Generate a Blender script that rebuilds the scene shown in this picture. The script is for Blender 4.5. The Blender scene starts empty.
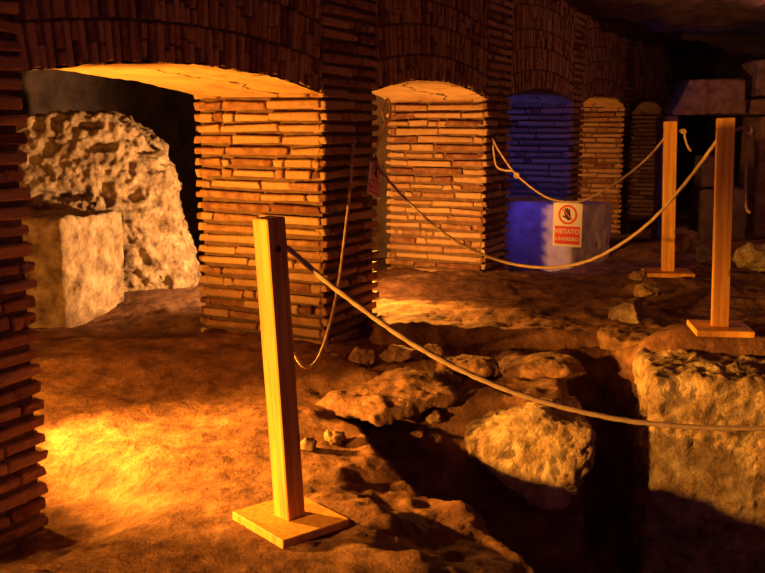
import bpy, bmesh, math, random
from mathutils import Vector, Matrix, noise
random.seed(7)
S = bpy.context.scene
COL = S.collection
R = math.radians

# ------------------------------------------------------------------ basics
ANG = R(63.8)                                   # direction of the arcade in plan
D = Vector((math.cos(ANG), math.sin(ANG), 0))
N = Vector((-math.sin(ANG), math.cos(ANG), 0))  # into the wall thickness
P0 = Vector((-.335, 5.407, 0))                  # front corner of the second pier
T = .87                                         # wall thickness
TOP = 2.75

def W(t, v, z=0):
    p = P0 + D * t + N * v
    return Vector((p.x, p.y, z))

def tag(o, label=None, cat=None, group=None, kind=None):
    if label: o['label'] = label
    if cat: o['category'] = cat
    if group: o['group'] = group
    if kind: o['kind'] = kind
    return o

def empty(name, loc, rz=0):
    o = bpy.data.objects.new(name, None)
    o.empty_display_size = .1
    COL.objects.link(o)
    o.location = loc
    o.rotation_euler = (0, 0, rz)
    return o

def link(name, me, mats, parent=None, loc=None):
    o = bpy.data.objects.new(name, me)
    COL.objects.link(o)
    for m in (mats if isinstance(mats, (list, tuple)) else [mats]):
        me.materials.append(m)
    if parent: o.parent = parent
    if loc is not None: o.location = loc
    return o

# ------------------------------------------------------------------ materials
def mat(name, cols, scale=6, rough=.9, bump=.4, bscale=40, island=False, detail=8, bdist=.01):
    m = bpy.data.materials.new(name); m.use_nodes = True
    nt = m.node_tree; nd = nt.nodes; lk = nt.links
    b = nd['Principled BSDF']; b.inputs['Roughness'].default_value = rough
    b.inputs['Specular IOR Level'].default_value = .2
    tc = nd.new('ShaderNodeTexCoord')
    n1 = nd.new('ShaderNodeTexNoise'); n1.inputs['Scale'].default_value = scale
    n1.inputs['Detail'].default_value = detail; n1.inputs['Roughness'].default_value = .65
    lk.new(tc.outputs['Object'], n1.inputs['Vector'])
    cr = nd.new('ShaderNodeValToRGB'); el = cr.color_ramp.elements
    while len(el) < len(cols): el.new(.5)
    for i, c in enumerate(cols):
        el[i].position = .28 + .44 * i / max(1, len(cols) - 1)
        el[i].color = (*c, 1)
    if island:
        g = nd.new('ShaderNodeNewGeometry')
        mm = nd.new('ShaderNodeMath'); mm.operation = 'MULTIPLY_ADD'
        mm.inputs[1].default_value = .45; 
        lk.new(g.outputs['Random Per Island'], mm.inputs[0])
        m2 = nd.new('ShaderNodeMath'); m2.operation = 'MULTIPLY'; m2.inputs[1].default_value = .55
        lk.new(n1.outputs['Fac'], m2.inputs[0]); lk.new(m2.outputs[0], mm.inputs[2])
        lk.new(mm.outputs[0], cr.inputs['Fac'])
    else:
        lk.new(n1.outputs['Fac'], cr.inputs['Fac'])
    lk.new(cr.outputs['Color'], b.inputs['Base Color'])
    n2 = nd.new('ShaderNodeTexNoise'); n2.inputs['Scale'].default_value = bscale
    n2.inputs['Detail'].default_value = 6; n2.inputs['Roughness'].default_value = .7
    lk.new(tc.outputs['Object'], n2.inputs['Vector'])
    bp = nd.new('ShaderNodeBump'); bp.inputs['Strength'].default_value = bump
    bp.inputs['Distance'].default_value = bdist
    lk.new(n2.outputs['Fac'], bp.inputs['Height']); lk.new(bp.outputs['Normal'], b.inputs['Normal'])
    return m

M_BRICK = mat('brick', [(.17, .065, .035), (.34, .175, .085), (.43, .255, .125), (.48, .30, .15)], 16, .9, 1, 28, True, bdist=.02)
M_MORTAR = mat('mortar', [(.10, .05, .03), (.20, .115, .065)], 14, .95, .8, 60)
M_EARTH = mat('earth', [(.045, .018, .012), (.17, .078, .042), (.33, .175, .095)], 7, .95, 1, 30, detail=12, bdist=.02)
M_BROWN = mat('brown_rock', [(.06, .03, .02), (.20, .10, .055), (.32, .18, .10)], 10, .95, 1, 35, bdist=.02)
M_TUFA = mat('tufa', [(.08, .04, .025), (.40, .27, .16), (.72, .56, .38)], 9, .95, 1, 28, detail=12, bdist=.04)
M_TUFA_D = mat('brown_tufa', [(.12, .06, .04), (.30, .18, .10), (.45, .30, .17)], 9, .95, .8, 40, bdist=.012)
M_STONE = mat('grey_stone', [(.34, .29, .31), (.52, .45, .48), (.62, .56, .58)], 10, .9, .5, 60)
M_ROCK = mat('dark_rock', [(.05, .03, .03), (.13, .085, .075), (.20, .13, .11)], 4, .95, .8, 20, bdist=.02)
M_ROPE = mat('hemp_rope', [(.38, .24, .12), (.58, .42, .26)], 60, .9, .3, 300, bdist=.001)
M_IRON = mat('rusty_iron', [(.03, .02, .015), (.09, .05, .03)], 30, .7, .2, 80, bdist=.001)
M_WHITE = mat('sign_white', [(.72, .66, .56), (.78, .73, .64)], 12, .5, .02, 80, bdist=.0005)
M_RED = mat('sign_red', [(.62, .045, .02), (.70, .06, .03)], 12, .5, .02, 80, bdist=.0005)
M_BLACK = mat('sign_black', [(.012, .01, .012), (.02, .018, .02)], 12, .5, .02, 80, bdist=.0005)

def wood_mat():
    m = bpy.data.materials.new('pine_wood'); m.use_nodes = True
    nt = m.node_tree; nd = nt.nodes; lk = nt.links
    b = nd['Principled BSDF']; b.inputs['Roughness'].default_value = .6
    b.inputs['Specular IOR Level'].default_value = .25
    tc = nd.new('ShaderNodeTexCoord'); mp = nd.new('ShaderNodeMapping')
    mp.inputs['Scale'].default_value = (30, 30, 1.6)
    lk.new(tc.outputs['Object'], mp.inputs['Vector'])
    n = nd.new('ShaderNodeTexNoise'); n.inputs['Scale'].default_value = 1.4; n.inputs['Detail'].default_value = 5
    n.inputs['Distortion'].default_value = .6
    lk.new(mp.outputs['Vector'], n.inputs['Vector'])
    cr = nd.new('ShaderNodeValToRGB'); e = cr.color_ramp.elements
    e[0].position = .3; e[0].color = (.46, .18, .045, 1); e[1].position = .65; e[1].color = (.70, .37, .075, 1)
    lk.new(n.outputs['Fac'], cr.inputs['Fac'])
    # knots
    v = nd.new('ShaderNodeTexVoronoi'); v.inputs['Scale'].default_value = 4.2
    mp2 = nd.new('ShaderNodeMapping'); mp2.inputs['Scale'].default_value = (1.6, 1.6, .9)
    lk.new(tc.outputs['Object'], mp2.inputs['Vector']); lk.new(mp2.outputs['Vector'], v.inputs['Vector'])
    k = nd.new('ShaderNodeMapRange'); k.inputs['From Min'].default_value = .07; k.inputs['From Max'].default_value = .13
    lk.new(v.outputs['Distance'], k.inputs['Value'])
    mx = nd.new('ShaderNodeMix'); mx.data_type = 'RGBA'
    mx.inputs[6].default_value = (.22, .09, .03, 1)
    lk.new(k.outputs['Result'], mx.inputs[0]); lk.new(cr.outputs['Color'], mx.inputs[7])
    lk.new(mx.outputs[2], b.inputs['Base Color'])
    bp = nd.new('ShaderNodeBump'); bp.inputs['Strength'].default_value = .15; bp.inputs['Distance'].default_value = .002
    lk.new(n.outputs['Fac'], bp.inputs['Height']); lk.new(bp.outputs['Normal'], b.inputs['Normal'])
    return m
M_WOOD = wood_mat()

def plaster_mat():
    m = mat('soffit_plaster', [(.36, .20, .09), (.56, .35, .16), (.62, .42, .2)], 5, .9, .5, 30)
    nt = m.node_tree; nd = nt.nodes; lk = nt.links
    b = nd['Principled BSDF']; src = b.inputs['Base Color'].links[0].from_socket
    tc = nd.new('ShaderNodeTexCoord')
    nz = nd.new('ShaderNodeTexNoise'); nz.inputs['Scale'].default_value = 3.0; nz.inputs['Detail'].default_value = 5
    lk.new(tc.outputs['Object'], nz.inputs['Vector'])
    sx = nd.new('ShaderNodeSeparateXYZ'); lk.new(tc.outputs['Object'], sx.inputs[0])
    a = nd.new('ShaderNodeMath'); a.operation = 'MULTIPLY_ADD'; a.inputs[1].default_value = .55
    lk.new(nz.outputs['Fac'], a.inputs[0]); lk.new(sx.outputs['Y'], a.inputs[2])
    s = nd.new('ShaderNodeMath'); s.operation = 'SUBTRACT'; s.inputs[1].default_value = .62
    lk.new(a.outputs[0], s.inputs[0])
    ab = nd.new('ShaderNodeMath'); ab.operation = 'ABSOLUTE'; lk.new(s.outputs[0], ab.inputs[0])
    mr = nd.new('ShaderNodeMapRange'); mr.inputs['From Min'].default_value = .004; mr.inputs['From Max'].default_value = .012
    lk.new(ab.outputs[0], mr.inputs['Value'])
    mx = nd.new('ShaderNodeMix'); mx.data_type = 'RGBA'; mx.inputs[6].default_value = (.07, .035, .02, 1)
    lk.new(mr.outputs['Result'], mx.inputs[0]); lk.new(src, mx.inputs[7])
    lk.new(mx.outputs[2], b.inputs['Base Color'])
    return m
M_PLASTER = plaster_mat()

# ------------------------------------------------------------------ mesh helpers
def chamfer_box_faces():
    # vertex id = corner*3 + axis (the vertex lying on the face of that axis)
    cs = [(x, y, z) for x in (-1, 1) for y in (-1, 1) for z in (-1, 1)]
    idx = {c: i for i, c in enumerate(cs)}
    F = []
    for ax in range(3):
        o1, o2 = [a for a in range(3) if a != ax]
        for s in (-1, 1):
            q = []
            for a, b in ((-1, -1), (1, -1), (1, 1), (-1, 1)):
                c = [0, 0, 0]; c[ax] = s; c[o1] = a; c[o2] = b
                q.append(idx[tuple(c)] * 3 + ax)
            F.append(q)
    for ax in range(3):
        o1, o2 = [a for a in range(3) if a != ax]
        for a in (-1, 1):
            for b in (-1, 1):
                c0 = [0, 0, 0]; c1 = [0, 0, 0]
                c0[o1] = c1[o1] = a; c0[o2] = c1[o2] = b; c0[ax] = -1; c1[ax] = 1
                i0, i1 = idx[tuple(c0)], idx[tuple(c1)]
                F.append([i0 * 3 + o1, i1 * 3 + o1, i1 * 3 + o2, i0 * 3 + o2])
    for i in range(8): F.append([i * 3, i * 3 + 1, i * 3 + 2])
    return cs, F
CS, CF = chamfer_box_faces()

class MB:
    def __init__(s): s.v = []; s.f = []; s.m = []
    def add(s, vs, fs, mi=0):
        o = len(s.v); s.v += vs
        for f in fs: s.f.append([i + o for i in f]); s.m.append(mi)
    def box(s, c, half, mtx=None, ch=.005, jit=0, mi=0):
        c = Vector(c); vs = []
        for k in CS:
            j = Vector([random.uniform(-jit, jit) for _ in range(3)])
            for ax in range(3):
                p = Vector([k[a] * (half[a] if a == ax else half[a] - min(ch, half[a] * .6)) for a in range(3)]) + j
                if mtx is not None: p = mtx @ p
                vs.append(p + c)
        s.add(vs, CF, mi)
    def build(s, name, mats, parent=None, loc=None, smooth=False):
        me = bpy.data.meshes.new(name)
        me.from_pydata([tuple(v) for v in s.v], [], s.f)
        bm = bmesh.new(); bm.from_mesh(me)
        bmesh.ops.recalc_face_normals(bm, faces=bm.faces)
        bm.to_mesh(me); bm.free()
        for i, p in enumerate(me.polygons):
            p.material_index = s.m[i]; p.use_smooth = smooth
        return link(name, me, mats, parent, loc)

def fbm(p, sc, oc=5):
    return noise.fractal(Vector(p) * sc, .9, 2.1, oc, noise_basis='PERLIN_ORIGINAL')

def rock(name, pts, mats, voxel=.025, amp=.03, sc=4, pits=0, pit_sc=9, seed=0, smooth=3, parent=None, fine=.3, dents=()):
    pts = [Vector(p) for p in pts]
    c = sum(pts, Vector()) / len(pts); zmin = min(p.z for p in pts)
    org = Vector((c.x, c.y, zmin))
    bm = bmesh.new()
    for p in pts: bm.verts.new(p - org)
    r = bmesh.ops.convex_hull(bm, input=bm.verts)
    junk = [e for e in r['geom_interior'] if isinstance(e, bmesh.types.BMVert)]
    if junk: bmesh.ops.delete(bm, geom=junk, context='VERTS')
    bmesh.ops.recalc_face_normals(bm, faces=bm.faces)
    me = bpy.data.meshes.new('hull'); bm.to_mesh(me); bm.free()
    o = bpy.data.objects.new('hull', me); COL.objects.link(o)
    m = o.modifiers.new('r', 'REMESH'); m.mode = 'VOXEL'; m.voxel_size = voxel
    m = o.modifiers.new('s', 'SMOOTH'); m.factor = .5; m.iterations = smooth
    dg = bpy.context.evaluated_depsgraph_get()
    me2 = bpy.data.meshes.new_from_object(o.evaluated_get(dg))
    bpy.data.objects.remove(o); bpy.data.meshes.remove(me)
    off = Vector((seed * 13.7, seed * 7.1, seed * 3.3))
    ns = [v.normal.copy() for v in me2.vertices]
    for v, n in zip(me2.vertices, ns):
        p = v.co + off
        d = amp * (fbm(p, sc, 4) + fine * fbm(p, sc * 5, 3))
        if pits:
            q = p + Vector((fbm(p, 6, 2), fbm(p + Vector((5, 5, 5)), 6, 2), fbm(p + Vector((9, 1, 3)), 6, 2))) * .05
            dist, vp = noise.voronoi(q * pit_sc)
            hv = noise.cell(vp[0] * 5.3)
            if hv > .45: d -= pits * 1.3 * hv * max(0, 1 - dist[0] / .45)
        for dc, dr, dd in dents:
            e = v.co + org - Vector(dc)
            k = (e.x / dr[0]) ** 2 + (e.y / .25) ** 2 + (e.z / dr[1]) ** 2
            if k < 1: d -= dd * (1 - k)
        v.co = v.co + n * d
    for p in me2.polygons: p.use_smooth = True
    me2.name = name; me2.materials.clear()
    return link(name, me2, mats, parent, org)

def tube_mesh(pts, r, sides=10, step=.012, strands=3, twist=75, caps=True):
    # smooth curve through pts (Catmull-Rom), swept with a three-strand rope section
    P = [Vector(p) for p in pts]
    dense = []
    for i in range(len(P) - 1):
        a = P[max(i - 1, 0)]; b = P[i]; c = P[i + 1]; e = P[min(i + 2, len(P) - 1)]
        k = max(2, int((c - b).length / step))
        for j in range(k):
            t = j / k
            dense.append(.5 * ((2 * b) + (c - a) * t + (2 * a - 5 * b + 4 * c - e) * t * t + (3 * b - a - 3 * c + e) * t ** 3))
    dense.append(P[-1])
    vs = []; fs = []
    up = Vector((.13, .21, .97)).normalized(); s = 0; prev = dense[0]
    tan0 = (dense[1] - dense[0]).normalized()
    u = tan0.cross(up); u = u.normalized() if u.length > 1e-3 else Vector((1, 0, 0))
    for i, p in enumerate(dense):
        tn = (dense[min(i + 1, len(dense) - 1)] - dense[max(i - 1, 0)]).normalized()
        u = (u - tn * u.dot(tn)).normalized(); w = tn.cross(u)
        s += (p - prev).length; prev = p
        for k in range(sides):
            a = 2 * math.pi * k / sides
            rr = r * (1 + (.16 * math.cos(strands * a + s * twist) if strands else 0))
            vs.append(p + (u * math.cos(a) + w * math.sin(a)) * rr)
    n = len(dense)
    for i in range(n - 1):
        for k in range(sides):
            fs.append([i * sides + k, i * sides + (k + 1) % sides, (i + 1) * sides + (k + 1) % sides, (i + 1) * sides + k])
    fs.append(list(range(sides))[::-1]); fs.append([(n - 1) * sides + k for k in range(sides)])
    return vs, fs

# ------------------------------------------------------------------ piers
def pier(t0, w, zb, label, face='front'):
    mb = MB(); mb2 = MB()
    h = .0655; nz = int((TOP - zb) / h)
    # mortar core with bumpy faces
    pr = .0
    bm_ = MB()
    z = zb
    for c in range(nz):
        th = random.uniform(.038, .047)
        zc = zb + (c + .5) * h
        faces = (('x', 0, T, -1), ('x', w, T, 1), ('y', 0, w, -1), ('y', T, w, 1))
        for ax, pos, L, sg in faces:
            u = -.012 if ax == 'y' else .012
            end = L + .012 if ax == 'y' else L - .012
            if random.random() < .5: u += 0
            while u < end - .01:
                ln = random.choice([random.uniform(.05, .1), random.uniform(.16, .34), random.uniform(.28, .46), random.uniform(.3, .5)])
                if end - u - ln < .05: ln = end - u
                out = random.uniform(.008, .024)
                if random.random() < .03: out = -.006
                dep = .06
                wob = random.uniform(-.003, .003)
                hl = ln / 2 - random.uniform(.003, .008)
                cen = u + ln / 2; half_t = th / 2 * random.uniform(.86, 1.05)
                mid = (out - dep) / 2; hd = (out + dep) / 2
                tilt = random.uniform(-.012, .012)
                if ax == 'x':
                    mb.box((pos + sg * mid, cen, zc + wob), (hd, hl, half_t), Matrix.Rotation(tilt, 3, 'X'), .0065, .006)
                else:
                    mb.box((cen, pos + sg * mid, zc + wob), (hl, hd, half_t), Matrix.Rotation(tilt, 3, 'Y'), .0065, .006)
                u += ln
    H = TOP - zb
    # core: grid on each side
    def grid(org, du, dv, nrm, nu, nv):
        vs = []; fs = []
        for j in range(nv + 1):
            for i in range(nu + 1):
                p = org + du * (i / nu) + dv * (j / nv)
                e = 0 if i in (0, nu) or j in (0, nv) else 1
                vs.append(p + nrm * (e * .011 * fbm(p + Vector((t0 * 3, 0, 0)), 16, 3)))
        for j in range(nv):
            for i in range(nu):
                a = j * (nu + 1) + i
                fs.append([a, a + 1, a + nu + 2, a + nu + 1])
        mb.add(vs, fs, 1)
    V = Vector; I = .016; w_, T_ = w - I, T - I
    nu, nv = 24, 90
    grid(V((I, I, zb)), V((w - 2 * I, 0, 0)), V((0, 0, H)), V((0, -1, 0)), nu, nv)
    grid(V((I, T_, zb)), V((w - 2 * I, 0, 0)), V((0, 0, H)), V((0, 1, 0)), nu, nv)
    grid(V((I, I, zb)), V((0, T - 2 * I, 0)), V((0, 0, H)), V((-1, 0, 0)), nu, nv)
    grid(V((w_, I, zb)), V((0, T - 2 * I, 0)), V((0, 0, H)), V((1, 0, 0)), nu, nv)
    # origin near the base
    for i, v in enumerate(mb.v): mb.v[i] = Vector(v) - Vector((0, 0, zb))
    o = mb.build('brick_pier', [M_BRICK, M_MORTAR], None, W(t0, 0, zb))
    o.rotation_euler = (0, 0, ANG)
    tag(o, label, 'pier', 'brick piers of the arcade')
    return o

PIERS = [(-2.83, .66, -.35, 'dark brick pier cut off by the left edge, nearest of the arcade piers'),
         (0, .66, .02, 'brick pier right behind the foreground post, its left side glowing orange'),
         (2.64, .59, .0, 'brick pier with an orange side, between the torn sign and the blue opening'),
         (5.25, .42, -.05, 'brick pier whose side is lit blue, behind the blue stone block'),
         (7.75, .57, -.05, 'narrow brick pier with a dim orange side, right of the blue pier'),
         (10.6, .55, -.05, 'farthest and dimmest brick pier, seen just left of the middle post')]
piers = [pier(*p) for p in PIERS]

# ------------------------------------------------------------------ arches
def arch(t0, w, zs, rise, label):
    root = empty('brick_arch', W(t0, 0, zs), ANG)
    tag(root, label, 'arch', 'arches of the brick arcade')
    Rd = (w * w / 4 + rise * rise) / (2 * rise)
    zc = rise - Rd                                   # arc centre, relative to springing
    mb = MB()
    ro = Rd; top = TOP - zs
    rows = [.17, .20, .16, .21, .17, .20, .2, .2]
    for ri, h in enumerate(rows):
        if ro + zc > top + .1: break
        th = .044
        n = int(2 * math.asin(min(.99, (w / 2 + .05) / ro)) / (th / ro)) + 1
        for k in range(-n // 2, n // 2 + 1):
            a = (k + .5 * (ri % 2)) * th / ro
            stag = random.uniform(-.012, .012)
            r0 = ro + (random.uniform(-.006, .012) if ri == 0 else .006 + stag * 0)
            r1 = ro + h - .006
            rm = (r0 + r1) / 2
            u = w / 2 + rm * math.sin(a); z = zc + rm * math.cos(a)
            if u < .0 or u > w: continue
            if z + h / 2 > top: continue
            out = random.uniform(.0, .02)
            hw = random.uniform(.0145, .0185)
            if random.random() < .5 and h > .1:          # two shorter bricks on end
                cut = random.uniform(.35, .65) * (r1 - r0)
                for q0, q1 in ((r0, r0 + cut - .004), (r0 + cut + .004, r1)):
                    q = (q0 + q1) / 2; o2 = random.uniform(0, .02)
                    mb.box((w / 2 + q * math.sin(a), (.06 - o2) / 2 - .0, zc + q * math.cos(a)), (hw, (.06 + o2) / 2, (q1 - q0) / 2),
                           Matrix.Rotation(a, 3, 'Y'), .005, .003)
            else:
                mb.box((u, (.06 - out) / 2, z), (hw, (.06 + out) / 2, (r1 - r0) / 2), Matrix.Rotation(a, 3, 'Y'), .005, .003)
        ro += h
    mb.build('voussoir_face', [M_BRICK], root)
    # masonry body behind the face bricks
    cb = MB(); nseg = 40; prof = []
    for i in range(nseg + 1):
        u = w * i / nseg
        prof.append((u, zc + math.sqrt(Rd * Rd - (u - w / 2) ** 2) + .012))
    vs = []; fs = []
    for (v0) in (.012, T - .01):
        for u, z in prof: vs.append(Vector((u, v0, z)))
        for u, z in prof: vs.append(Vector((u, v0, top)))
    k = nseg + 1
    for i in range(nseg):
        fs.append([i, i + 1, k + i + 1, k + i]); fs.append([2 * k + i, 3 * k + i, 3 * k + i + 1, 2 * k + i + 1])
        fs.append([i, 2 * k + i, 2 * k + i + 1, i + 1]); fs.append([k + i, k + i + 1, 3 * k + i + 1, 3 * k + i])
    fs.append([0, k, 3 * k, 2 * k]); fs.append([nseg, 2 * k + nseg, 3 * k + nseg, k + nseg])
    cb.add(vs, fs); cb.build('masonry_core', [M_MORTAR], root)
    # plastered soffit
    sb = MB(); nu, nv = 90, 36; vs = []; fs = []
    for lay in (0, .018):
        for j in range(nv + 1):
            for i in range(nu + 1):
                u = w * i / nu; v = -.004 + (T + .006) * j / nv
                z = zc + math.sqrt(Rd * Rd - (u - w / 2) ** 2)
                d = (fbm((u + t0, v, 0), 3, 4) * .014 + fbm((u + t0, v, 3), 14, 3) * .006) if lay == 0 else 0
                vs.append(Vector((u, v, z + lay + d * .7 - .003)))
    m = (nu + 1) * (nv + 1)
    for j in range(nv):
        for i in range(nu):
            a = j * (nu + 1) + i
            fs.append([a, a + 1, a + nu + 2, a + nu + 1]); fs.append([m + a, m + a + nu + 1, m + a + nu + 2, m + a + 1])
    sb.add(vs, fs); s = sb.build('soffit', [M_PLASTER], root, smooth=True)
    s['label'] = 'rough plastered underside of the arch with a wandering crack'
    return root

ARCHES = [(-2.17, 2.17, 1.625, .085, 'wide low brick arch at the left with a glowing orange underside'),
          (.66, 1.98, 1.665, .10, 'brick arch in the middle with an orange lit underside, right of the rope-hung pier'),
          (3.23, 2.02, 1.705, .10, 'brick arch over the opening lit in blue'),
          (5.67, 2.08, 1.715, .12, 'small brick arch with a dim orange underside just right of the blue one'),
          (8.32, 2.28, 1.68, .16, 'farthest small brick arch, left of the middle post')]
arches = [arch(*a) for a in ARCHES]

# ------------------------------------------------------------------ floor
FRONT = [(-1.3, 3.45, -.1), (-1.6, 2.5, -.14), (-.34, 3.32, .0), (-.6, 3.2, 0), (-.1, 3.4, 0), (.15, 2.75, .05), (-.3, 2.7, .0), (-.9, 4.2, .03),
         (-.33, 5.35, .2), (-.85, 5.5, .2), (-1.6, 5.3, .19), (-1.5, 4.6, .08), (.3, 5.4, .13), (.9, 5.3, .14), (1.2, 5.5, .15), (.6, 4.95, .1),
         (1.0, 4.8, .11), (.1, 5.1, .12), (0, 4.6, .02), (-.5, 4.4, .07), (-.2, 4.1, .01), (-.1, 4.35, .05), (.3, 3.3, -.14), (.1, 3.7, -.08), (.45, 3.0, -.14), (1.8, 5, .355), (2.1, 7, .355), (2.0, 6, .355),
         (1.5, 4.7, .34), (2.6, 4.8, .37), (3.5, 6, .37), (4.5, 5, .4), (-3.5, 4, -.1), (-4, 7, .1), (-2, 1.5, -.1), (1, 1.5, 0), (3, 2, .0)]
BACK = [(.1, 5.6, .265), (.5, 5.6, .265), (.9, 5.6, .26), (1.25, 5.6, .25), (.3, 6.2, .28), (.8, 6.1, .275), (1.3, 6.0, .255), (.5, 6.6, .265), (.5, 7.1, .27), (.9, 7.7, .25), (1.3, 8.2, .2), (1.5, 7.2, .23), (1.55, 6.5, .25),
        (-.6, 6.6, .26), (-1.6, 5.9, .06), (-1.5, 7.2, .2), (-2.2, 6.2, .10), (-1.0, 5.9, .08), (-1.2, 6.6, .17), (1.6, 8.6, .16), (2.5, 10.5, .1), (3.0, 12, .08), (4, 14, .08),
        (2.6, 8.6, .37), (2.0, 8.2, .27), (3.2, 8.4, .38), (2.1, 7, .355), (3.4, 6.5, .38), (5, 9, .45), (4.0, 11, .2), (0, 9, .2), (-1, 10, .2), (-4, 8, .15), (3, 15, .1), (1.5, 13, .1), (6, 12, .3)]
PIT = [(-.24, 4.62), (-.13, 4.36), (.02, 4.08), (.22, 3.80), (.40, 3.6), (.52, 3.3), (.60, 2.95), (.66, 2.3), (.7, 1.6), (4.2, 1.6), (4.2, 4.60), (1.78, 4.86), (1.55, 4.93), (1.40, 5.02), (1.28, 5.35),
       (1.10, 5.42), (1.0, 5.2), (.95, 4.62), (.46, 4.62), (.18, 4.55)]
def idw(pts, x, y):
    a = b = 0
    for px, py, pz in pts:
        d = (x - px) ** 2 + (y - py) ** 2 + .012
        w = 1 / (d * d)
        a += w * pz; b += w
    return a / b
def sst(a, b, x):
    t = min(1, max(0, (x - a) / (b - a))); return t * t * (3 - 2 * t)
def sdist(poly, x, y):
    d = 1e9; ins = False; n = len(poly)
    for i in range(n):
        x1, y1 = poly[i]; x2, y2 = poly[(i + 1) % n]
        ex, ey = x2 - x1, y2 - y1
        t = min(1, max(0, ((x - x1) * ex + (y - y1) * ey) / (ex * ex + ey * ey)))
        d = min(d, (x - x1 - t * ex) ** 2 + (y - y1 - t * ey) ** 2)
        if (y1 > y) != (y2 > y) and x < (x2 - x1) * (y - y1) / (y2 - y1) + x1: ins = not ins
    d = math.sqrt(d)
    return d if ins else -d
def ground(x, y, detail=True):
    wob = .05 * fbm((x, y, 2.5), 3.5, 3) if detail else 0
    # ledge line in front of the second opening
    if x > -.15: ly = 5.98 - .47 * sst(-.15, -.02, x) + wob
    elif x > -1.1: ly = 5.98
    else: ly = 5.62 + .2 * wob
    edge = .05 if x > -.15 else .07
    k = sst(ly - edge, ly + edge, y)
    # the platform to the right has no ledge
    z = 0
    if k < 1: z += (1 - k) * idw(FRONT, x, y)
    if k > 0: z += k * idw(BACK, x, y)
    # low sill across the second opening
    if -.2 < x < 1.5: z += .035 * sst(6.74 + wob * .3, 6.80 + wob * .3, y) * sst(7.6, 7.2, y) * sst(1.3, .9, x)
    # hump in the foreground
    z += .05 * math.exp(-(((x - .12) / .35) ** 2 + ((y - 2.95) / .25) ** 2))
    if detail:
        q = .45 + .55 * sst(-.5, .0, x)
        z += .026 * q * fbm((x, y, 0), 2.2, 4) + .018 * q * fbm((x, y, 7), 7, 4)
        z += .007 * fbm((x, y, 11), 24, 3)
        if y < 7.5:
            for sc, hh in ((7, .022), (16, .011)):
                dd, pp = noise.voronoi(Vector((x, y, sc)) * sc)
                if noise.cell(pp[0] * 3.7) > .62: z += hh * max(0, 1 - dd[0] / .38) ** .5 * .8
    if y < 5.6 and x > -.6:
        s = sdist(PIT, x, y) + wob * .7
        if s > -.1:
            kk = sst(-.03, .16, s); deep = -.55 - .37 * sst(-.2, .7, x) + .05 * wob
            z = z * (1 - kk) + kk * (deep + .03 * fbm((x, y, 4), 5, 3))
    return z

def floor():
    x0, x1, y0, y1, st = -4.6, 6.6, 1.6, 16.4, .032
    nx = int((x1 - x0) / st); ny = int((y1 - y0) / st)
    # finer rows close by, coarser far off
    ys = []; y = y0
    while y < y1: ys.append(y); y += max(.02, .0052 * y)
    xs = []; x = x0
    while x < x1: xs.append(x); x += .022 if -2.2 < x < 2.6 else .05
    vs = [(x, y, ground(x, y)) for y in ys for x in xs]
    k = len(xs); fs = []
    for j in range(len(ys) - 1):
        for i in range(k - 1):
            a = j * k + i; fs.append((a, a + 1, a + k + 1, a + k))
    me = bpy.data.meshes.new('floor'); me.from_pydata(vs, [], fs)
    for p in me.polygons: p.use_smooth = True
    tag(link('floor', me, M_EARTH), kind='structure')
floor()

# ------------------------------------------------------------------ rough walls and ceiling
def rough_wall(name, a, b, z0, z1, m, amp=.12, seed=0, st=.09):
    a = Vector(a); b = Vector(b); dv = b - a; L = dv.length; dv.normalize()
    nrm = Vector((dv.y, -dv.x, 0)); nu = int(L / st); nz = int((z1 - z0) / st)
    vs = []; fs = []
    for j in range(nz + 1):
        for i in range(nu + 1):
            p = a + dv * (L * i / nu) + Vector((0, 0, z0 + (z1 - z0) * j / nz))
            q = p + Vector((seed * 9, 0, 0))
            vs.append(p + nrm * (amp * fbm(q, 1.6, 5) + amp * .4 * fbm(q, 6, 3)))
    for j in range(nz):
        for i in range(nu):
            c = j * (nu + 1) + i; fs.append((c, c + 1, c + nu + 2, c + nu + 1))
    me = bpy.data.meshes.new(name); me.from_pydata([tuple(v) for v in vs], [], fs)
    for p in me.polygons: p.use_smooth = True
    return tag(link(name, me, m), kind='structure')

rough_wall('wall_back', (-5.2, 5.4, 0), (.4, 16.6, 0), -.2, 2.9, M_ROCK, .12, 1)
rough_wall('wall_far', (.2, 16.2, 0), (6.8, 16.2, 0), -.2, 2.9, M_ROCK, .15, 2)
rough_wall('wall_right', (6.2, 16.4, 0), (6.2, 3.0, 0), -.2, 2.9, M_ROCK, .15, 3)
def ceiling():
    xs = [-5.5 + .1 * i for i in range(123)]; ys = [1.6 + .1 * i for i in range(150)]
    vs = []
    for y in ys:
        for x in xs:
            z = 2.62 + .16 * fbm((x, y, 5), .9, 5) + .05 * fbm((x, y, 8), 4, 4)
            vs.append((x, y, z))
    k = len(xs)
    fs = [(j * k + i, (j + 1) * k + i, (j + 1) * k + i + 1, j * k + i + 1) for j in range(len(ys) - 1) for i in range(k - 1)]
    me = bpy.data.meshes.new('ceiling'); me.from_pydata(vs, [], fs)
    for p in me.polygons: p.use_smooth = True
    tag(link('ceiling', me, M_ROCK), kind='structure')
ceiling()

# ------------------------------------------------------------------ rocks and blocks
def slabpts(quad, z0, z1):
    return [(x, y, z0) for x, y in quad] + [(x, y, z1) for x, y in quad]

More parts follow.
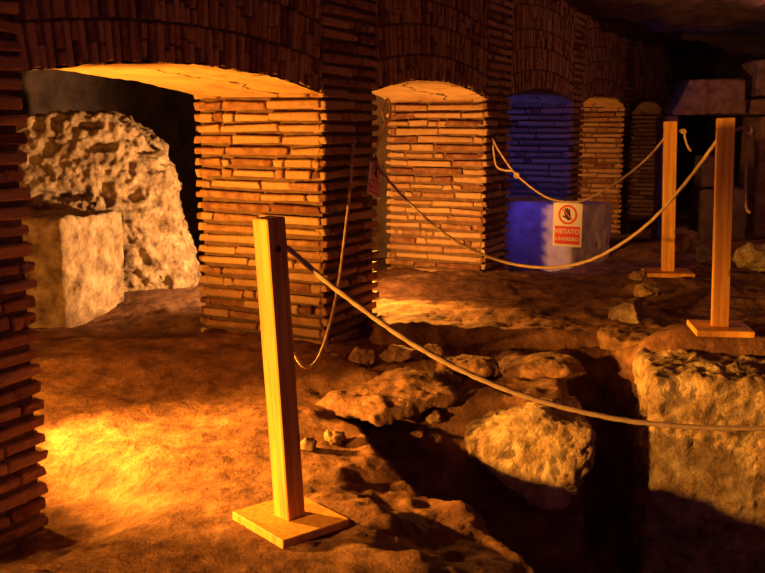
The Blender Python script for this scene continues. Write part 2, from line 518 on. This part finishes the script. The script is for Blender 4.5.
tag(rock('rock_outcrop', [(-2.9, 7.1, .0), (-1.46, 7.4, .0), (-1.5, 7.9, 0), (-2.9, 8.4, 0), (-1.52, 7.35, .5), (-1.58, 7.3, .92), (-1.70, 7.35, 1.26), (-1.86, 7.3, 1.42), (-2.05, 7.15, 1.54),
                           (-2.9, 7.0, 1.52), (-1.8, 7.9, 1.33), (-2.1, 8.0, 1.52), (-2.9, 8.3, 1.5), (-2.3, 6.98, .7), (-1.85, 7.12, .7)],
         [M_TUFA], .013, .045, 2.6, .03, 13, 3, 3, fine=.8,
         dents=[((-2.15, 7.02, 1.46), (.12, .045), .10), ((-2.10, 7.03, 1.30), (.16, .05), .12), ((-1.76, 7.12, 1.27), (.11, .04), .10),
                ((-1.85, 7.1, .95), (.10, .07), .08), ((-1.72, 7.2, .70), (.09, .08), .09), ((-2.35, 7.0, .95), (.3, .05), .10), ((-1.6, 7.3, 1.1), (.04, .2), .05)]), 'big pitted pale rock glowing behind the left arch, above the smooth block', 'rock')
tag(rock('stone_block', slabpts([(-2.95, 6.33), (-2.12, 6.26), (-1.90, 6.93), (-2.6, 7.2)], -.02, .845), [M_TUFA], .022, .022, 3, .012, 9, 5, 4),
    'smooth squared pale block standing in front of the pitted rock behind the left arch', 'stone block')
# block lit in blue
q = [(1.67, 8.36), (.92, 9.14), (1.45, 9.50), (2.11, 8.70)]
tag(rock('stone_block', slabpts(q, .03, .77), [M_STONE], .022, .008, 4, .014, 8, 8, 3),
    'squared stone block glowing blue behind the hanging sign', 'stone block')
# blocks in the trench
tag(rock('stone_block', slabpts([(1.30, 4.44), (2.7, 4.17), (2.75, 4.95), (1.38, 5.05)], -.95, .255), [M_TUFA], .018, .026, 6, .025, 9, 11, 2, fine=.7),
    'large rough orange-lit block at the right edge, below the nearer right post', 'stone block')
fr = [(.40, 4.40, -.04), (.42, 4.36, -.14), (.72, 4.34, .065), (.80, 4.34, .07), (1.0, 4.30, .02), (1.0, 4.27, -.15), (.86, 4.24, -.35), (.78, 4.24, -.36), (.60, 4.30, -.26)]
tag(rock('stone_block', fr + [(x * 1.0 + .02, y + .5, z + .02) for x, y, z in fr], [M_TUFA], .016, .018, 6, .016, 10, 13, 2, fine=.6),
    'pointed rough block with an orange-lit face in the middle of the trench', 'stone block')
tag(rock('stone_slab', [(-.36, 4.66, .04), (-.30, 4.6, .10), (.08, 5.0, .15), (.36, 4.60, .13), (.36, 4.58, .08), (-.02, 4.32, .03), (-.05, 4.33, .09), (.1, 4.9, .04), (.2, 4.75, .20)],
         [M_BROWN], .015, .022, 6, .0, 8, 15, 2, fine=.4), 'flat tilted slab overhanging the dark trench right of the foreground post', 'stone slab')

def stone(x, y, z, sx, sy, sz, label, seed, m=M_TUFA_D, rz=0, name='stone', group=None):
    random.seed(seed * 31 + 5)
    pts = []
    for i in range(22):
        v = Vector((random.gauss(0, 1), random.gauss(0, 1), random.gauss(0, 1))).normalized()
        k = max(abs(v.x), abs(v.y), abs(v.z)); v = v * (.6 + .4 / k) * random.uniform(.88, 1.05)
        c, s_ = math.cos(rz), math.sin(rz)
        vx, vy = v.x * sx / 2, v.y * sy / 2
        pts.append((x + vx * c - vy * s_, y + vx * s_ + vy * c, z + v.z * sz / 2))
    o = rock(name, pts, [m], max(.008, min(sx, sz) / 12), min(sx, sz) * .11, 1.6 / max(sx, .08), .006, 18, seed, 2, fine=.7)
    return tag(o, label, 'stone', group)

G1 = 'stones in a row before the second pier'
stone(-.43, 5.19, .17, .10, .09, .07, 'small flat stone touching the post, leftmost of the lit row before the pier', 21, group=G1)
stone(-.29, 5.20, .17, .15, .11, .085, 'rounded lit stone under the lowest point of the drooping rope', 22, group=G1)
stone(-.12, 5.19, .165, .17, .13, .12, 'squarish cracked lit stone, third of the row before the pier', 23, group=G1)
stone(.085, 5.22, .18, .26, .14, .10, 'long lit stone in the middle of the row, just below the pier corner', 24, group=G1)
stone(.29, 5.24, .185, .14, .12, .10, 'lit stone at the right end of the row, under the long rope', 25, group=G1)
stone(.46, 5.05, .13, .36, .30, .16, 'brown boulder just below the long rope, right of the stone row', 26, M_BROWN)
stone(.32, 4.86, .10, .25, .20, .14, 'brown boulder with a shadow beside it, behind the tilted slab', 27, M_BROWN)
stone(.88, 5.05, .13, .5, .4, .14, 'broad low brown stone behind the pointed trench block', 28, M_BROWN)
stone(-.22, 4.16, .045, .12, .10, .10, 'small knobbly stone right of the foreground post at the trench edge', 29)
stone(-.33, 4.05, .045, .09, .08, .07, 'pebble-sized stone close against the foreground post', 30)
stone(.16, 4.58, .02, .08, .07, .07, 'small stone in the dark under the tilted slab', 31)
stone(.25, 4.55, .02, .10, .08, .08, 'small lit stone in the trench, between slab and pointed block', 32)
G2 = 'stones at the end of the right platform'
tag(rock('stone_slab', [(1.27, 5.45, .14), (1.30, 5.40, .23), (1.30, 5.6, .25), (1.9, 5.35, .26), (1.5, 5.2, .24), (1.48, 5.22, .13), (1.9, 5.7, .27), (1.4, 5.75, .14), (1.9, 5.3, .12)], [M_BROWN],
         .014, .02, 7, 0, 8, 33, 2, fine=.4), 'broken ledge slab with a lit left end below the upright lit stone', 'stone slab', G2)
tag(rock('stone', [(1.40, 5.80, .2), (1.58, 5.66, .2), (1.46, 5.79, .33), (1.50, 5.78, .37), (1.54, 5.74, .37), (1.62, 5.9, .38), (1.66, 5.9, .2), (1.45, 5.95, .3), (1.45, 5.95, .2)], [M_TUFA],
         .012, .016, 8, 0, 8, 34, 2, fine=.4), 'upright wedge of stone lit bright orange, left of the nearer right post', 'stone', G2)
stone(1.82, 6.42, .33, .20, .22, .10, 'low stone with a thin lit edge behind the wedge of stone', 35, group=G2)
stone(1.90, 6.95, .34, .14, .16, .12, 'small pale stone at the left corner of the middle post board', 36, group=G2)
# rubble at the far right
stone(2.86, 7.22, .45, .34, .3, .26, 'pale rubble stone lit at the right edge of the picture', 41, M_TUFA, .4)
stone(2.62, 7.55, .44, .22, .22, .2, 'dark rubble stone just right of the nearer right post', 42, M_ROCK)
stone(2.52, 7.95, .50, .34, .25, .22, 'rubble stone with a pale top half hidden by the nearer right post', 43, M_TUFA_D)
# rock seen at the left of the second opening
tag(rock('rock_outcrop', slabpts([(-.7, 9.3), (.16, 9.1), (.35, 10), (-.7, 10)], .0, 1.9), [M_ROCK], .035, .09, 3, .05, 5, 45, 2), 'dark rugged rock seen through the second opening beside the torn sign', 'rock')

# stonework at the far right: blocks of an old doorway
def dressed(pts, label, seed, m=M_TUFA_D, nm='stone_block', g='blocks of the old doorway'):
    tag(rock(nm, pts, [m], .025, .018, 5, .008, 8, seed, 2), label, 'stone block', g)
def pr(poly, y0, y1): return [(x, y, z) for x, z in poly for y in (y0, y1)]
dressed(pr([(3.30, 1.60), (3.49, 1.985), (4.13, 2.0), (4.15, 1.60)], 11, 11.5), 'trapezoid stone lintel above the dark doorway, between the two right posts', 51)
dressed(pr([(3.26, .05), (3.26, 1.585), (3.40, 1.585), (3.40, .05)], 11.05, 11.5), 'thin dark stone jamb under the left end of the trapezoid lintel', 57)
dressed(pr([(4.24, 1.80), (4.24, 2.2), (4.9, 2.2), (4.9, 1.80)], 11, 11.5), 'stone block at the top right edge beside the trapezoid lintel', 52)
dressed(pr([(4.19, 1.60), (4.19, 1.77), (4.9, 1.77), (4.9, 1.60)], 11, 11.5), 'thin stone course at the right edge under the topmost block', 53)
dressed(pr([(4.32, .1), (4.32, 1.58), (5.6, 1.58), (5.6, .1)], 11.0, 11.6), 'tall dark stone jamb at the right edge under the blocks', 54)
dressed(pr([(3.26, .1), (3.26, .82), (3.75, .82), (3.75, .1)], 9.7, 10.1), 'dark low pedestal with a lit ledge seen behind the nearer right post', 55, M_ROCK, 'stone_pedestal', None)
dressed(pr([(3.28, .83), (3.28, 1.16), (3.62, 1.16), (3.62, .83)], 9.82, 10.1), 'dim squared stone standing on the pedestal behind the nearer right post', 56, M_ROCK, 'stone_block', None)

# ------------------------------------------------------------------ rope posts
def post(x, y, z, h, s, rz, lean, plate, prot, label, hole_z, hole_rot=90):
    root = empty('rope_post', (x, y, z))
    tag(root, label, 'post', 'wooden rope posts')
    pb = MB(); th = .032
    pb.box((0, 0, th / 2), (plate[0] / 2, plate[1] / 2, th / 2), Matrix.Rotation(prot, 3, 'Z'), .003, .001)
    pb.build('base_plate', [M_WOOD], root)
    mb = MB(); mb.box((0, 0, h / 2), (s / 2, s / 2, h / 2), None, .004, .0)
    sh = mb.build('shaft', [M_WOOD], root, (0, 0, th))
    sh.rotation_euler = (lean[0], lean[1], rz)
    eye = MB()                                            # dark drilled hole with a washer rim, both faces
    vs = []; fs = []; n = 20
    for yy in (-s / 2 - .0015, s / 2 + .0015):
        o = len(vs)
        for k in range(n):
            a = 2 * math.pi * k / n
            vs.append(Vector((.011 * math.cos(a), yy, hole_z + .011 * math.sin(a))))
        fs.append([o + k for k in range(n)])
    for k in range(n): fs.append([k, (k + 1) % n, n + (k + 1) % n, n + k])
    eye.add(vs, fs)
    e = eye.build('rope_hole', [M_IRON], sh)
    e.rotation_euler = (0, 0, R(hole_rot))
    return root
po1 = post(-.338, 3.285, ground(-.338, 3.285, False) + .0, 1.095, .082, R(45), (R(0), R(-3.7)), (.29, .33), R(40),
           'nearest wooden post, one side bright orange, on a square board left of centre', .99, 0)
po2 = post(1.79, 4.94, .365, 1.085, .088, R(-15), (R(0), R(-1.6)), (.29, .30), R(-8), 'reddish wooden post nearest the right edge, standing on a flat board', 1.03)
po3 = post(2.13, 7.02, .352, 1.10, .092, R(-12), (R(0), R(-1.7)), (.34, .3), R(-6), 'wooden post farther back, in front of the dim far piers', 1.03)

# ------------------------------------------------------------------ ropes
def knot(c, r, root, seed=0, rr=.009):
    pts = []
    random.seed(seed)
    for k in range(15):
        a = k * 1.15
        pts.append(Vector(c) + Vector((math.cos(a) * r, math.sin(a * .9) * r * .9, math.sin(a) * r)) * random.uniform(.75, 1.1))
    v, f = tube_mesh(pts, rr, 8, .008); mb = MB(); mb.add(v, f)
    return mb.build('knot', [M_ROPE], root, smooth=True)
def rope(paths, r, label, knots=()):
    org = Vector(paths[0][0])
    root = empty('rope', org)
    tag(root, label, 'rope', 'barrier ropes')
    for i, p in enumerate(paths):
        v, f = tube_mesh([Vector(q) - org for q in p], r); mb = MB(); mb.add(v, f)
        mb.build('cord' if i == 0 else 'loose_end', [M_ROPE], root, smooth=True)
    for k, (c, kr) in enumerate(knots): knot(Vector(c) - org, kr, root, k + 3, r * .9)
    return root
rope([[(-.36, 3.30, 1.035), (-.30, 3.30, .985), (-.16, 3.30, .865), (.133, 3.30, .655), (.45, 3.30, .50), (.784, 3.30, .405), (1.08, 3.30, .365), (1.38, 3.30, .358), (1.7, 3.3, .385), (2.1, 3.3, .48), (2.6, 3.3, .70)]],
     .0095, 'long thick rope sagging from the nearest post across the trench to the right edge')
rope([[(-.40, 3.33, 1.02), (-.385, 3.6, .70), (-.375, 4.0, .46), (-.36, 4.35, .32), (-.335, 4.62, .275), (-.305, 4.82, .32), (-.27, 5.0, .44), (-.24, 5.2, .60), (-.215, 5.4, .83), (-.19, 5.58, 1.08), (-.175, 5.70, 1.34)]],
     .0085, 'rope drooping from the nearest post up to the dark face of the second pier', [((-.175, 5.70, 1.345), .012)])
rope([[(-.075, 5.93, 1.255), (.05, 5.86, 1.10), (.22, 5.77, .93), (.42, 5.66, .775), (.62, 5.56, .685), (.80, 5.46, .645), (1.0, 5.36, .65), (1.2, 5.26, .72), (1.42, 5.14, .90), (1.60, 5.05, 1.14), (1.755, 4.95, 1.415)],
      [(1.80, 4.94, 1.42), (1.87, 4.93, 1.425), (1.875, 4.92, 1.33), (1.87, 4.92, 1.18), (1.88, 4.91, 1.03), (1.90, 4.9, 1.0)],
      [(-.075, 5.93, 1.25), (-.055, 6.02, 1.29), (.0, 6.35, 1.40), (.02, 6.6, 1.47), (.0, 6.62, 1.55), (.035, 6.64, 1.63), (.055, 6.64, 1.56), (.04, 6.62, 1.48), (.01, 6.6, 1.45)]],
     .0085, 'rope hanging from the second pier to the nearer right post, passing below the sign', [((1.87, 4.925, 1.42), .018), ((-.075, 5.93, 1.25), .014)])
rope([[(.90, 7.86, 1.35), (.95, 7.80, 1.25), (1.05, 7.72, 1.10), (1.15, 7.64, 1.0), (1.25, 7.58, .925), (1.34, 7.52, .88), (1.453, 7.454, .865), (1.56, 7.39, .88), (1.70, 7.30, .965), (1.85, 7.20, 1.09), (1.98, 7.11, 1.23), (2.09, 7.03, 1.40)],
      [(2.13, 7.02, 1.40), (2.19, 7.0, 1.42), (2.20, 6.99, 1.36), (2.23, 6.99, 1.29), (2.25, 6.99, 1.27)],
      [(.90, 7.86, 1.34), (.915, 7.83, 1.20), (.93, 7.80, 1.13), (.98, 7.77, 1.10), (1.05, 7.715, 1.095)]],
     .0085, 'rope carrying the sign, tied between the third pier and the middle post', [((1.08, 7.695, 1.06), .018), ((2.19, 7.0, 1.41), .016)])

# ------------------------------------------------------------------ signs
def text_mesh(s, size, ext=.0006):
    cu = bpy.data.curves.new('lettering', 'FONT'); cu.body = s; cu.size = size; cu.align_x = 'CENTER'; cu.align_y = 'CENTER'
    cu.extrude = ext; cu.offset = size * .018
    o = bpy.data.objects.new('t', cu); COL.objects.link(o)
    dg = bpy.context.evaluated_depsgraph_get()
    me = bpy.data.meshes.new_from_object(o.evaluated_get(dg))
    bpy.data.objects.remove(o)
    return me
def flat(poly, y, th=.0012):
    # polygon in x,z extruded along y (towards the viewer is -y)
    n = len(poly)
    vs = [Vector((x, y, z)) for x, z in poly] + [Vector((x, y + th, z)) for x, z in poly]
    fs = [list(range(n)), [n + i for i in range(n)][::-1]] + [[i, (i + 1) % n, n + (i + 1) % n, n + i] for i in range(n)]
    return vs, fs
def sign(loc, rz, label, full=True, w=.236, h=.345, rx=0, ry=0):
    root = empty('prohibition_sign', loc, rz); root.rotation_euler = (rx, ry, rz)
    tag(root, label, 'sign')
    mb = MB(); mb.box((0, .002, -h / 2), (w / 2, .002, h / 2), None, .0008); mb.build('panel', [M_WHITE], root)
    k = w / .236; kz = h / .345
    rb = MB(); x0, z0, z1 = .103 * k, -.183 * kz, -.325 * kz
    rb.add(*flat([(-x0, z0), (x0, z0), (x0, z1), (-x0, z1)], -.0014)); band = rb.build('red_band', [M_RED], root)
    band['label'] = 'red band with white lettering'
    cz = -.092 * kz; ro, ri = .077 * k, .061 * k
    # black hand, palm towards the viewer, fingers up and tilted left
    def cap(p, q, r):
        p = Vector((p[0], p[1])); q = Vector((q[0], q[1])); d = (q - p).normalized(); a0 = math.atan2(d.y, d.x); o = []
        for i in range(9): a = a0 - math.pi / 2 + math.pi * i / 8; o.append((q.x + r * math.cos(a), q.y + r * math.sin(a)))
        for i in range(9): a = a0 + math.pi / 2 + math.pi * i / 8; o.append((p.x + r * math.cos(a), p.y + r * math.sin(a)))
        return o
    hb = MB(); rot = R(14)
    def tr(poly): return [((x * math.cos(rot) - z * math.sin(rot)) * k, (x * math.sin(rot) + z * math.cos(rot)) * k + cz) for x, z in poly]
    fing = [((-.017, .004), (-.023, .040), .0055), ((-.006, .006), (-.007, .050), .0058), ((.006, .006), (.008, .047), .0058), ((.016, .002), (.022, .036), .005), ((-.016, -.022), (-.038, -.002), .006)]
    for i, (p, q, r) in enumerate(fing): hb.add(*flat(tr(cap(p, q, r)), -.0016 - .00002 * i))
    hb.add(*flat(tr([(-.022, .008), (.021, .008), (.023, -.012), (.016, -.036), (.012, -.046), (-.008, -.046), (-.014, -.034), (-.024, -.018)]), -.0018))
    hb.build('hand_symbol', [M_BLACK], root)
    rg = MB(); n = 48; vs = []; fs = []
    for yy in (-.0022, 0):
        for r in (ri, ro):
            for i in range(n):
                a = 2 * math.pi * i / n; vs.append(Vector((r * math.cos(a), yy, cz + r * math.sin(a))))
    for i in range(n):
        j = (i + 1) % n
        fs += [[i, j, n + j, n + i], [2 * n + i, 3 * n + i, 3 * n + j, 2 * n + j], [i, 2 * n + i, 2 * n + j, j], [n + i, n + j, 3 * n + j, 3 * n + i]]
    rg.add(vs, fs); rg.build('red_ring', [M_RED], root)
    sb = MB(); c, s_ = math.cos(R(135)), math.sin(R(135)); hw = .005 * k
    sb.add(*flat([(ri * c - hw * s_, cz + ri * s_ + hw * c), (-ri * c - hw * s_, cz - ri * s_ + hw * c), (-ri * c + hw * s_, cz - ri * s_ - hw * c), (ri * c + hw * s_, cz + ri * s_ - hw * c)], -.0024))
    sb.build('red_slash', [M_RED], root)
    for s, z, sz in (('VIETATO', -.225, .050), ("L'INGRESSO", -.285, .036)):
        me = text_mesh(s, sz * k); o = link('lettering', me, M_WHITE, root, (0, -.0022, z * kz)); o.rotation_euler = (R(90), 0, 0)
        o['label'] = 'white capitals reading ' + s
    for sx in (-1, 1):
        v, f = tube_mesh([Vector((sx * .105 * k, .0, -.012)), Vector((sx * .105 * k, -.008, .0)), Vector((sx * .105 * k, -.004, .016)), Vector((sx * .105 * k, .010, .014)), Vector((sx * .105 * k, .008, -.006))], .0016, 6, .004, 0)
        tb = MB(); tb.add(v, f); tb.build('wire_tie', [M_IRON], root, smooth=True)
    return root
sign((1.453, 7.445, .857), R(-30), 'white and red no-entry sign hanging upright on the rope before the blue block')
sign((-.035, 5.89, 1.215), R(66), 'crooked white and red sign seen edge-on at the corner of the second pier', True, .19, .20, 0, R(14))

# iron hooks on the masonry
def hook(p, dirv, parent, s=.05):
    p = Vector(p); d = Vector(dirv).normalized()
    pts = [p - d * .03, p + d * s * .6, p + d * s + Vector((0, 0, -.008)), p + d * s * 1.1 + Vector((0, 0, .012)), p + d * s * 1.0 + Vector((0, 0, .03))]
    v, f = tube_mesh(pts, .004, 8, .005, 0); mb = MB(); mb.add(v, f)
    o = mb.build('iron_hook', [M_IRON], None, smooth=True)
    bpy.context.view_layer.update()
    o.parent = parent; o.matrix_parent_inverse = parent.matrix_world.inverted()
bpy.context.view_layer.update()
hook((-.09, 5.95, 1.245), -N, piers[1]); hook((-.19, 5.745, 1.345), -N, piers[1]); hook((.895, 7.895, 1.35), -N, piers[2])

# ------------------------------------------------------------------ lights
def lamp(name, loc, col, w, r=.04, typ='POINT', rot=None, **kw):
    l = bpy.data.lights.new(name, typ); l.color = col; l.energy = w
    if typ in ('POINT', 'SPOT'): l.shadow_soft_size = r
    for k, v in kw.items(): setattr(l, k, v)
    o = bpy.data.objects.new(name, l); COL.objects.link(o); o.location = loc
    if rot: o.rotation_euler = rot
    return o
AMB = (1, .39, .04)
def aim(v): return Vector(v).to_track_quat('-Z', 'Y').to_euler()
def spot(name, loc, dirv, col, e, cone, blend=.7):
    lamp(name, loc, col, e, .05, 'SPOT', aim(dirv), spot_size=R(cone), spot_blend=blend)
# floodlights beside the first visible pier
lamp('amber_lamp', (-2.05, 4.05, .45), AMB, 105, .05)
spot('amber_floodlight', (-2.05, 4.05, .50), (1.35, 1.5, 1.15), AMB, 480, 75, .9)
spot('amber_floodlight', (-2.05, 4.05, .60), (1.25, -.04, -.47), AMB, 1400, 66, .85)
# floodlight in the opening before the first pier
spot('amber_floodlight', (-3.0, 1.23, .72), (4.2, 3.15, .2), (1, .41, .045), 1700, 60, 1)
# floodlights beside the second pier
spot('amber_floodlight', (-.10, 6.62, .66), (.42, -.95, -.42), AMB, 360, 75, .9)
spot('amber_floodlight', (-.10, 6.62, .60), (.65, 1.3, .45), (1, .40, .07), 170, 95, .8)
lamp('amber_lamp', (-.10, 6.62, .72), (1, .42, .08), 38, .05)
spot('amber_floodlight', (-.12, 6.62, .60), (-1.6, .45, .30), (1, .52, .18), 460, 80, .6)
def flood(name, t, v, z, col, e, cone=88):
    spot(name, W(t, v, z), D + N * .03 + Vector((0, 0, .08)), col, e, cone, .5)
flood('blue_floodlight', 3.42, .75, .60, (.055, .085, 1), 62)
spot('blue_floodlight', W(3.34, .35, 1.0), D * .22 - N * .5 - Vector((0, 0, .5)), (.12, .08, 1), 9, 80)
flood('amber_floodlight', 5.84, .6, .7, (1, .36, .07), 90)
flood('amber_floodlight', 8.50, .6, .8, (1, .38, .16), 18)
lamp('amber_lamp', (3.75, 8.4, 2.15), (1, .30, .22), 22, .1)
lamp('fill_light', (1.4, -1.6, 2.5), (.9, .22, .34), 34, .3)  # added fill behind the camera, lifts and tints the shaded faces purple-red

w = bpy.data.worlds.new('World'); S.world = w; w.use_nodes = True
w.node_tree.nodes['Background'].inputs['Color'].default_value = (.26, .10, .36, 1)
w.node_tree.nodes['Background'].inputs['Strength'].default_value = .09

# ------------------------------------------------------------------ camera
cam = bpy.data.cameras.new('Camera'); co = bpy.data.objects.new('Camera', cam); COL.objects.link(co)
co.location = (0, 0, 1.42); co.rotation_euler = (R(90 - 9.35), 0, 0)
cam.sensor_width = 36; cam.lens = 950 / 765 * 36; cam.clip_start = .05
S.camera = co
S.view_settings.view_transform = 'Standard'; S.view_settings.look = 'None'
S.view_settings.exposure = 0; S.view_settings.gamma = 1; S.view_settings.use_curve_mapping = False
